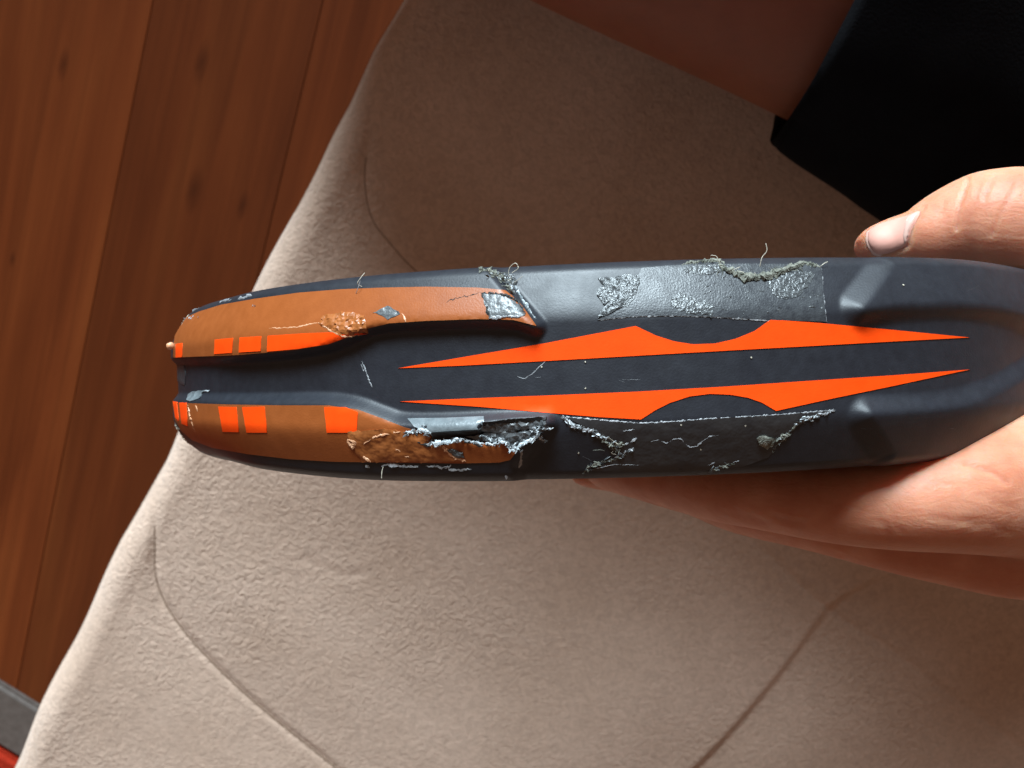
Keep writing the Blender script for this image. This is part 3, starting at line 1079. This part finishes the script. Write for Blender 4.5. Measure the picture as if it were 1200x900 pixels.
# --- lower clear tape
tape_l = sheet('clear_tape', [(664, 489), (700, 492), (750, 496), (790, 494), (830, 490.5), (905, 486.5), (978, 480.5), (950, 490), (930, 502), (912, 520), (900, 536), (870, 547), (800, 553), (740, 553), (690, 552), (720, 538), (728, 528), (700, 508)], 0.12, M['tape_smooth'], spacing=1.0, amp=0.04)
strand('tape_edge', [(664, 488.5), (700, 492), (750, 496), (790, 494), (830, 490.5), (905, 486.5), (978, 480.5)], 0.085, M['scratch'], tape_l, lift=0.1, jag=0.3, rvar=0.9, taper=False)
for pl, r, mt in (([(659, 487), (664, 493), (672, 498), (684, 500)], 0.45, 'white'), ([(668, 499), (684, 503), (696, 504), (704, 510)], 0.5, 'scratch'), ([(695, 506), (703, 512), (712, 515)], 0.4, 'white'),
                  ([(704, 512), (712, 519), (720, 522), (730, 520)], 0.55, 'lint'), ([(714, 522), (722, 528), (728, 530)], 0.4, 'lint'), ([(728, 522), (738, 518), (746, 513)], 0.25, 'scratch'),
                  ([(740, 526), (728, 533), (722, 536)], 0.4, 'scratch'), ([(724, 536), (708, 541), (696, 545), (688, 549), (683, 555)], 0.42, 'lint'),
                  ([(730, 505), (742, 503), (748, 504)], 0.15, 'scratch'), ([(690, 551), (720, 544), (750, 545)], 0.1, 'scratch'),
                  ([(762, 517), (772, 515), (780, 519), (790, 514), (797, 514), (803, 520), (808, 524), (816, 523), (824, 516), (832, 511), (842, 510)], 0.14, 'scratch'),
                  ([(978, 481), (962, 486), (950, 489), (938, 495)], 0.38, 'scratch'), ([(938, 494), (928, 503), (920, 512), (910, 522), (904, 530)], 0.4, 'lint'), ([(950, 490), (940, 491), (930, 497)], 0.3, 'white'),
                  ([(905, 517), (914, 513), (924, 507)], 0.4, 'lint'), ([(832, 551), (845, 547), (860, 543)], 0.35, 'lint'), ([(830, 545), (838, 541)], 0.2, 'scratch'), ([(858, 542), (866, 540)], 0.15, 'scratch')):
    if r < 0.28:
        strand('film_fold', pl, r * 0.7, M['scratch'], tape_l, lift=0.12, jag=0.25, rvar=0.8)
    else:
        strand('film_fold', pl, r * 0.3, M[mt], tape_l, lift=0.15, jag=0.8, rvar=0.9)
        flecks('film_flake', pl, int(6 + 22 * r), 0.38 + 0.35 * r, 0.6 + 1.3 * r, M[mt], tape_l, lift=0.18)
        flecks('film_flake', pl, int(5 + 14 * r), 0.45 + 0.4 * r, 0.9 + 1.5 * r, M['cello'], tape_l, lift=0.15)
sheet('glue_blob', [(886, 513), (897, 511), (907, 515), (905, 523), (897, 526), (889, 522)], 0.35, M['lint'], tape_l, spacing=0.5, amp=0.45, jag=0.8)

# --- left end: glue, smear, chips
sheet('glue_smear', [(221, 461), (226, 458), (240, 457.5), (237, 463), (232, 468), (224, 470), (219, 468)], 0.15, M['sheen_smear'], spacing=0.5, amp=0.15, jag=0.6)
strand('glue_smear', [(238, 458), (246, 458)], 0.15, M['white'], lift=0.1)
sheet('tape_scrap', [(208, 428), (216, 428), (218, 438), (217, 452), (213, 450), (208, 447)], 0.1, M['tape'], spacing=0.8, amp=0.1)
strand('scuff', [(221, 474), (222, 482), (226, 497), (229, 506)], 0.3, M['copper_edge'], lower_panel, lift=0.15, jag=0.4)
strand('scuff', [(230, 475), (232, 482)], 0.25, M['copper_edge'], lower_panel, lift=0.15, jag=0.3)
for (x, y, s) in ((207, 498, 3), (209, 503, 3), (212, 508, 2.5), (214, 515, 3), (217, 518, 2.5), (206, 372, 3), (212, 378, 2.5)):
    flecks('paint_chip', [(x - 1, y - s), (x + 1, y + s)], 12, 0.5, 0.8, M['glue'], lift=0.1)
# glue bead on the tip
bu = march([(206, 405)])[0]
bc = surf(bu[0] - 3, bu[1], 0.9)
bm = bmesh.new()
bmesh.ops.create_icosphere(bm, subdivisions=3, radius=0.0009)
for v in bm.verts:
    v.co *= 1 + 0.35 * mnoise.noise(v.co * 900)
bv = [np.array(v.co) + bc for v in bm.verts]
bm.verts.index_update()
bfs = [[v.index for v in f.verts] for f in bm.faces]
bm.free()
mesh_obj('glue_bead', bv, bfs, M['copper_edge'], racket)


# loose fibres standing off the rim
def fibre(p0, pts, r=0.00007, mat='fuzz', base_lift=0.2):
    """p0 on the rim; then steps (dx mm along, dw mm across, dr mm outwards)"""
    a = march([p0])[0]
    P = [surf(a[0], a[1], base_lift)]
    for dx, dw, dr in pts:
        P.append(surf(a[0] + dx, a[1], base_lift + dr) + EW * dw / 1000)
    P = smooth_line(P, 6)
    vs, fs = [], []
    for i, p in enumerate(P):
        for k in range(4):
            an = math.pi / 2 * k
            vs.append(p + EX * r * math.cos(an) + EW * r * math.sin(an))
    for i in range(len(P) - 1):
        for k in range(4):
            fs.append((i * 4 + k, i * 4 + (k + 1) % 4, (i + 1) * 4 + (k + 1) % 4, (i + 1) * 4 + k))
    mesh_obj('loose_fibre', vs, fs, M[mat], racket)


fibre((596, 322), [(0.4, 1.2, 0.3), (1.5, 1.9, 0.5), (2.0, 1.0, 0.5), (0.8, 0.3, 0.2)])
fibre((890, 312), [(0.3, 1.5, 0.4), (1.2, 2.6, 0.5), (1.1, 3.9, 0.4)])
fibre((845, 310), [(-0.5, 0.5, 0.2), (-1.0, 1.4, 0.3), (-2.0, 1.6, 0.3)])
fibre((425, 336), [(-0.5, 0.6, 0.6), (0.3, 1.6, 0.6), (1.0, 2.4, 0.4)])
fibre((418, 344), [(0.7, 0.8, 0.3), (1.4, 2.2, 0.4)], mat='scratch')
fibre((450, 547), [(-0.1, -0.8, 0.3), (-0.3, -2.0, 0.2)])
fibre((960, 313), [(0.6, 0.5, 0.2), (1.5, 0.9, 0.2)])
for k in range(34):
    seg = rng.choice(3, p=[0.55, 0.25, 0.2])
    if seg == 0:
        x = rng.uniform(842, 950)
        y = 316 + 9 * math.exp(-((x - 885) / 25) ** 2)
    elif seg == 1:
        x = rng.uniform(570, 606)
        y = 318 + max(0, x - 575) * 0.6
    else:
        x = rng.uniform(700, 728)
        y = rng.uniform(517, 545)
    q = rng.normal(0, 1, 6)
    fibre((x, y), [(0.5 * q[0], 0.4 * q[1] + 0.2, 0.3), (1.0 * q[2], 0.7 * q[3] + 0.4, 0.3 + 0.2 * abs(q[4]))], r=0.00005, mat='lint' if k % 3 else 'fuzz')

# ================================================================== person: hand, leg, shorts
hipp = on_plane(1300, -100, SOFA_Z)
person = empty('person', hipp, 'person in black shorts, bare thigh on the sofa, hand gripping the racket', 'person')

RIGHT, UPV, TOC = RM @ np.array([1.0, 0, 0]), RM @ np.array([0, 1.0, 0]), RM @ np.array([0, 0, 1.0])


def tube_nodes(nodes, n=28, cap=True):
    """nodes: (px, ytop, ybot, depth_mm, half_depth_mm[, tilt]) -> closed lofted tube"""
    nodes = smooth_line([tuple(q) + (0,) * (6 - len(q)) for q in nodes], 5)
    vs, fs = [], []
    C = [pt(q[0], (q[1] + q[2]) / 2, q[3] / 1000) for q in nodes]
    for i, q in enumerate(nodes):
        tg = C[min(i + 1, len(C) - 1)] - C[max(i - 1, 0)]
        tg /= np.linalg.norm(tg)
        up = UPV - tg * (UPV @ tg)
        up /= np.linalg.norm(up)
        sd = np.cross(tg, up)
        ry = abs(q[2] - q[1]) / 2 * q[3] / FPX / 1000
        rz = q[4] / 1000
        ti = math.radians(q[5])
        for k in range(n):
            a = 2 * math.pi * k / n
            x, y = rz * math.cos(a), ry * math.sin(a)
            vs.append(C[i] + sd * (x * math.cos(ti) - y * math.sin(ti)) + up * (x * math.sin(ti) + y * math.cos(ti)))
    m = len(nodes)
    for i in range(m - 1):
        for k in range(n):
            fs.append((i * n + k, i * n + (k + 1) % n, (i + 1) * n + (k + 1) % n, (i + 1) * n + k))
    # rounded caps
    for e, i0 in ((0, 0), (m - 1, (m - 1) * n)):
        fs.append([i0 + k for k in range(n)][::(-1 if e == 0 else 1)])
    return vs, fs


parts = []
thumb = [(1007, 281, 299, 250, 4), (1011, 274, 305, 250, 6.5), (1020, 266, 312, 250, 8.3), (1040, 257, 319, 250, 9.4), (1060, 251, 321, 249, 9.8), (1080, 244, 321, 247, 9.9), (1095, 233, 322, 245, 10), (1110, 222, 322, 244, 10.3),
         (1140, 206, 322, 242, 11), (1165, 198, 324, 240, 11.5), (1200, 196, 335, 240, 13), (1260, 208, 372, 243, 15), (1340, 235, 440, 250, 18), (1420, 270, 520, 258, 20)]
index = [(703, 548, 565, 287, 3.5), (708, 538, 570, 285, 5), (722, 530, 577, 277, 6.2), (760, 526, 588, 262, 7), (800, 526, 600, 250, 7.5), (850, 530, 613, 236, 8), (900, 533, 622, 226, 8), (950, 537, 632, 219, 8.5),
         (1000, 538, 640, 214, 9), (1060, 532, 646, 211, 10), (1120, 512, 650, 212, 11), (1160, 494, 653, 215, 12), (1200, 474, 656, 220, 13), (1280, 440, 655, 232, 17), (1360, 400, 650, 245, 20), (1430, 380, 640, 255, 21)]
middle = [(679, 552, 566, 316, 3.5), (684, 545, 569, 315, 5), (700, 538, 573, 310, 6), (760, 540, 585, 296, 6.6), (820, 550, 606, 276, 7), (870, 558, 626, 259, 7.6), (950, 564, 645, 243, 8), (1040, 570, 669, 234, 8.6), (1120, 576, 688, 231, 9.3),
          (1200, 580, 703, 232, 10.5), (1300, 560, 702, 242, 14), (1400, 500, 680, 255, 18)]
ring = [(735, 545, 560, 330, 4), (760, 538, 570, 325, 6), (820, 540, 590, 305, 7), (900, 548, 618, 285, 7.5), (1000, 555, 640, 268, 8), (1100, 560, 660, 258, 9), (1200, 565, 680, 255, 10), (1300, 550, 680, 260, 14), (1400, 500, 660, 268, 17)]
pinky = [(860, 535, 560, 330, 4.5), (890, 530, 575, 325, 6), (980, 535, 600, 305, 6.8), (1080, 540, 625, 290, 7.5), (1180, 545, 645, 282, 8.5), (1300, 530, 650, 280, 12), (1400, 490, 640, 282, 15)]
palm = [(1305, 330, 640, 256, 10), (1325, 300, 660, 257, 20), (1400, 285, 665, 262, 27), (1480, 300, 650, 266, 29), (1580, 320, 610, 270, 27), (1680, 335, 575, 273, 24), (1800, 320, 580, 278, 25), (2050, 260, 590, 290, 32), (2300, 190, 580, 300, 36)]
web = [(1270, 330, 420, 250, 9), (1285, 345, 470, 246, 12), (1300, 380, 560, 240, 14), (1320, 400, 600, 245, 16)]
HVs, HFs = [], []
for nd in (thumb, index, middle, ring, pinky, palm):
    v, f = tube_nodes(nd)
    o = len(HVs)
    HVs += list(v)
    HFs += [[i + o for i in ff] for ff in f]


def remeshed(vs, fs, voxel, it, fac=0.5):
    org = np.array(person.location)
    me = bpy.data.meshes.new('tmp')
    me.from_pydata((np.array(vs) - org).tolist(), [], [list(map(int, f)) for f in fs])
    bm = bmesh.new()
    bm.from_mesh(me)
    bmesh.ops.recalc_face_normals(bm, faces=bm.faces)
    bm.to_mesh(me)
    bm.free()
    ob = bpy.data.objects.new('tmp', me)
    COL.objects.link(ob)
    ob.location = person.location
    r = ob.modifiers.new('r', 'REMESH')
    r.mode = 'VOXEL'
    r.voxel_size = voxel
    s = ob.modifiers.new('s', 'SMOOTH')
    s.iterations = it
    s.factor = fac
    bpy.context.view_layer.update()
    dg = bpy.context.evaluated_depsgraph_get()
    m2 = bpy.data.meshes.new_from_object(ob.evaluated_get(dg))
    n = len(m2.vertices)
    co = np.empty(n * 3)
    m2.vertices.foreach_get('co', co)
    no = np.empty(n * 3)
    m2.vertices.foreach_get('normal', no)
    fc = [list(p.vertices) for p in m2.polygons]
    bpy.data.objects.remove(ob)
    bpy.data.meshes.remove(me)
    return co.reshape(-1, 3) + org, no.reshape(-1, 3), fc


HV, HN, HF = remeshed(HVs, HFs, 0.00065, 12)
# skin folds, seen from the side that shows
hx, hy = project(HV)
HP = np.stack([hx, hy], 1)
facing = ((CP - HV) * HN).sum(1) > 0
creases = [([(1135, 210), (1130, 224), (1125, 240), (1122, 254), (1121, 268)], 0.45, 2.4), ([(1164, 208), (1159, 219), (1153, 232)], 0.25, 2.6), ([(1192, 214), (1183, 232), (1172, 252), (1162, 275)], 0.2, 3), ([(1106, 238), (1104, 250)], 0.14, 3),
           ([(1148, 215), (1141, 240)], 0.10, 4),
           ([(1083, 243), (1076, 252), (1070, 266), (1065, 280), (1063, 288)], 0.35, 2.6), ([(1063, 288), (1050, 294), (1036, 299)], 0.35, 2.2), ([(1016, 270), (1017, 286), (1027, 299)], 0.2, 2),
           ([(1132, 543), (1150, 549), (1168, 556), (1180, 566)], 0.35, 3.5), ([(905, 604), (918, 610), (940, 614)], 0.22, 4), ([(925, 600), (912, 615), (905, 622)], 0.16, 3.5), ([(862, 600), (873, 607), (900, 612)], 0.18, 4),
           ([(1130, 610), (1160, 614), (1185, 625)], 0.12, 4), ([(940, 640), (950, 646), (955, 652)], 0.2, 4), ([(1030, 610), (1038, 620), (1040, 632)], 0.14, 4), ([(1050, 612), (1056, 624)], 0.1, 3)]
creases += [([(880, 604), (893, 612), (900, 618)], 0.15, 3), ([(948, 600), (940, 612), (932, 624)], 0.16, 3), ([(966, 596), (962, 612)], 0.10, 3), ([(1090, 606), (1120, 610), (1150, 617)], 0.12, 3.5),
            ([(1075, 560), (1090, 566), (1110, 568)], 0.08, 4), ([(1150, 580), (1170, 590), (1190, 596)], 0.10, 4), ([(985, 650), (992, 657)], 0.14, 3), ([(905, 632), (912, 638)], 0.14, 3)]
for pl, dep, wd in creases:
    ln = smooth_line(pl, 5)
    lo, hi = ln.min(0) - 15, ln.max(0) + 15
    m = facing & (HP > lo).all(1) & (HP < hi).all(1)
    d = sdist(HP[m], ln, False)
    HV[m] -= HN[m] * (dep * np.exp(-(d / wd) ** 2) / 1000)[:, None]
    HV[m] += HN[m] * (0.10 * dep * np.exp(-((d - 2.3 * wd) / (1.6 * wd)) ** 2) / 1000)[:, None]
hand = mesh_obj('hand', HV, HF, M['skin'], person)

bvh = BVHTree.FromPolygons([Vector(v) for v in HV], HF)


def on_hand(name, poly, off, mat, rim=True, spacing=2.0, dome=0.0):
    pl = smooth_line(poly + [poly[0]], 6)[:-1]
    G = np.stack(np.meshgrid(np.arange(pl[:, 0].min(), pl[:, 0].max(), spacing), np.arange(pl[:, 1].min(), pl[:, 1].max(), spacing), indexing='ij'), -1).reshape(-1, 2)
    G = G[sdist(G, pl) > spacing * 0.4]
    vs, _, fs, _, _, _ = delaunay_2d_cdt([Vector(p) for p in np.vstack([pl, G])], [], [list(range(len(pl)))], 1, 1e-5)
    vs = np.array([(v.x, v.y) for v in vs])
    P, ok = [], []
    dd = dirs(vs[:, 0], vs[:, 1])
    din = sdist(vs, pl)
    for k, d in enumerate(dd):
        loc, nr, ix, ds = bvh.ray_cast(Vector(CP), Vector(d).normalized())
        if loc is None or ds > 0.32:
            P.append(None)
            continue
        o_ = off * min(1, max(0.0, din[k] / 2.0) + 0.05) + dome * min(1, max(0, din[k]) / 10)
        P.append(np.array(loc) + np.array(nr) * o_)
    used = [i for i in range(len(P)) if P[i] is not None]
    mp = {o: i for i, o in enumerate(used)}
    fs = [[mp[i] for i in f] for f in fs if all(P[i] is not None for i in f)]
    Q = [P[i] for i in used]
    for i, f in enumerate(fs):
        a, b, c = Q[f[0]], Q[f[1]], Q[f[2]]
        if np.cross(b - a, c - a) @ (CP - a) < 0:
            fs[i] = f[::-1]
    return mesh_obj(name, Q, fs, mat, hand)


on_hand('thumbnail', [(1017, 272), (1017.5, 285), (1026, 297), (1036, 298), (1050, 293), (1062, 287), (1069, 268), (1078, 248), (1060, 253.5), (1042, 258.5), (1027, 264)], 0.0003, M['nail'], dome=0.0002)
on_hand('nail_edge', [(1015, 272), (1015, 286), (1024, 299), (1034, 300), (1028, 296.5), (1020, 285), (1019, 272), (1024, 265.5)], 0.0004, M['lunula'])
on_hand('lunula', [(1064, 254), (1059, 268), (1058, 283), (1062, 286), (1068, 268), (1076.5, 249.5)], 0.00058, M['lunula'])

# ---- thigh lying on the sofa, out to the knee
def limb(nodes, n=40):
    """nodes: (px, py, depth_m, radius_m)"""
    nodes = smooth_line(nodes, 6)
    C = [pt(q[0], q[1], q[2]) for q in nodes]
    vs, fs = [], []
    for i, q in enumerate(nodes):
        tg = C[min(i + 1, len(C) - 1)] - C[max(i - 1, 0)]
        tg /= np.linalg.norm(tg)
        up = np.array([0, 0, 1.0])
        up = up - tg * (up @ tg)
        up /= np.linalg.norm(up)
        sd = np.cross(tg, up)
        for k in range(n):
            a = 2 * math.pi * k / n
            vs.append(C[i] + (sd * math.cos(a) + up * math.sin(a)) * q[3])
    m = len(nodes)
    for i in range(m - 1):
        for k in range(n):
            fs.append((i * n + k, i * n + (k + 1) % n, (i + 1) * n + (k + 1) % n, (i + 1) * n + k))
    fs.append([k for k in range(n)][::-1])
    fs.append([(m - 1) * n + k for k in range(n)])
    return np.array(vs), fs, C, nodes


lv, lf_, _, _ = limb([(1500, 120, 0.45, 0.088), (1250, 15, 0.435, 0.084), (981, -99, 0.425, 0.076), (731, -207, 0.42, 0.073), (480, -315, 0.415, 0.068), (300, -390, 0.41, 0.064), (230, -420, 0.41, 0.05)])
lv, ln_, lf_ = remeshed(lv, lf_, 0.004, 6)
mesh_obj('leg', lv, lf_, M['shaded_leg_skin'], person)

# ---- shorts: loose black tube round the thigh with a hem
sv, sf, SC, SN = limb([(1030, -72, 0.425, 0.0845), (1056, -60, 0.425, 0.088), (1130, -24, 0.43, 0.093), (1240, 30, 0.437, 0.100), (1360, 80, 0.447, 0.108), (1540, 155, 0.46, 0.116)], 64)
n = 64
m = len(SN)
sv = sv.copy()
for i in range(m):
    for k in range(n):
        a = 2 * math.pi * k / n
        c = SC[i]
        t = i / (m - 1)
        w = 1 + 0.020 * math.sin(5 * a + 2 * t) + 0.014 * math.sin(9 * a - 5 * t + 1) + 0.012 * mnoise.noise((a * 2, t * 6, 1.0))
        sv[i * n + k] = c + (sv[i * n + k] - c) * w
sf = sf[:-2]
# inner lip of the hem
lip = [SC[0] + (sv[k] - SC[0]) * 0.955 + (SC[3] - SC[0]) * 0.15 for k in range(n)]
lip2 = [SC[0] + (sv[k] - SC[0]) * 0.95 + (SC[6] - SC[0]) * 1.0 for k in range(n)]
o1 = len(sv)
sv = np.vstack([sv, lip, lip2])
for k in range(n):
    k2 = (k + 1) % n
    sf.append((k2, k, o1 + k, o1 + k2))
    sf.append((o1 + k2, o1 + k, o1 + n + k, o1 + n + k2))
sf.append([(m - 1) * n + k for k in range(n)])
shorts = mesh_obj('shorts', sv, sf, M['shorts'], person)
# stitched hem band
hb, hf = [], []
for k in range(n):
    c = SC[0]
    d = (sv[k] - c)
    ax = (SC[2] - SC[0]) / np.linalg.norm(SC[2] - SC[0])
    r = np.linalg.norm(d)
    dn = d / r
    for q in range(8):
        b_ = 2 * math.pi * q / 8
        hb.append(c + dn * (r + 0.0016 * math.cos(b_) - 0.0005) + ax * (0.003 + 0.0055 * math.sin(b_)))
for k in range(n):
    for q in range(8):
        hf.append((k * 8 + q, ((k + 1) % n) * 8 + q, ((k + 1) % n) * 8 + (q + 1) % 8, k * 8 + (q + 1) % 8))
mesh_obj('hem', hb, hf, M['shorts'], shorts)
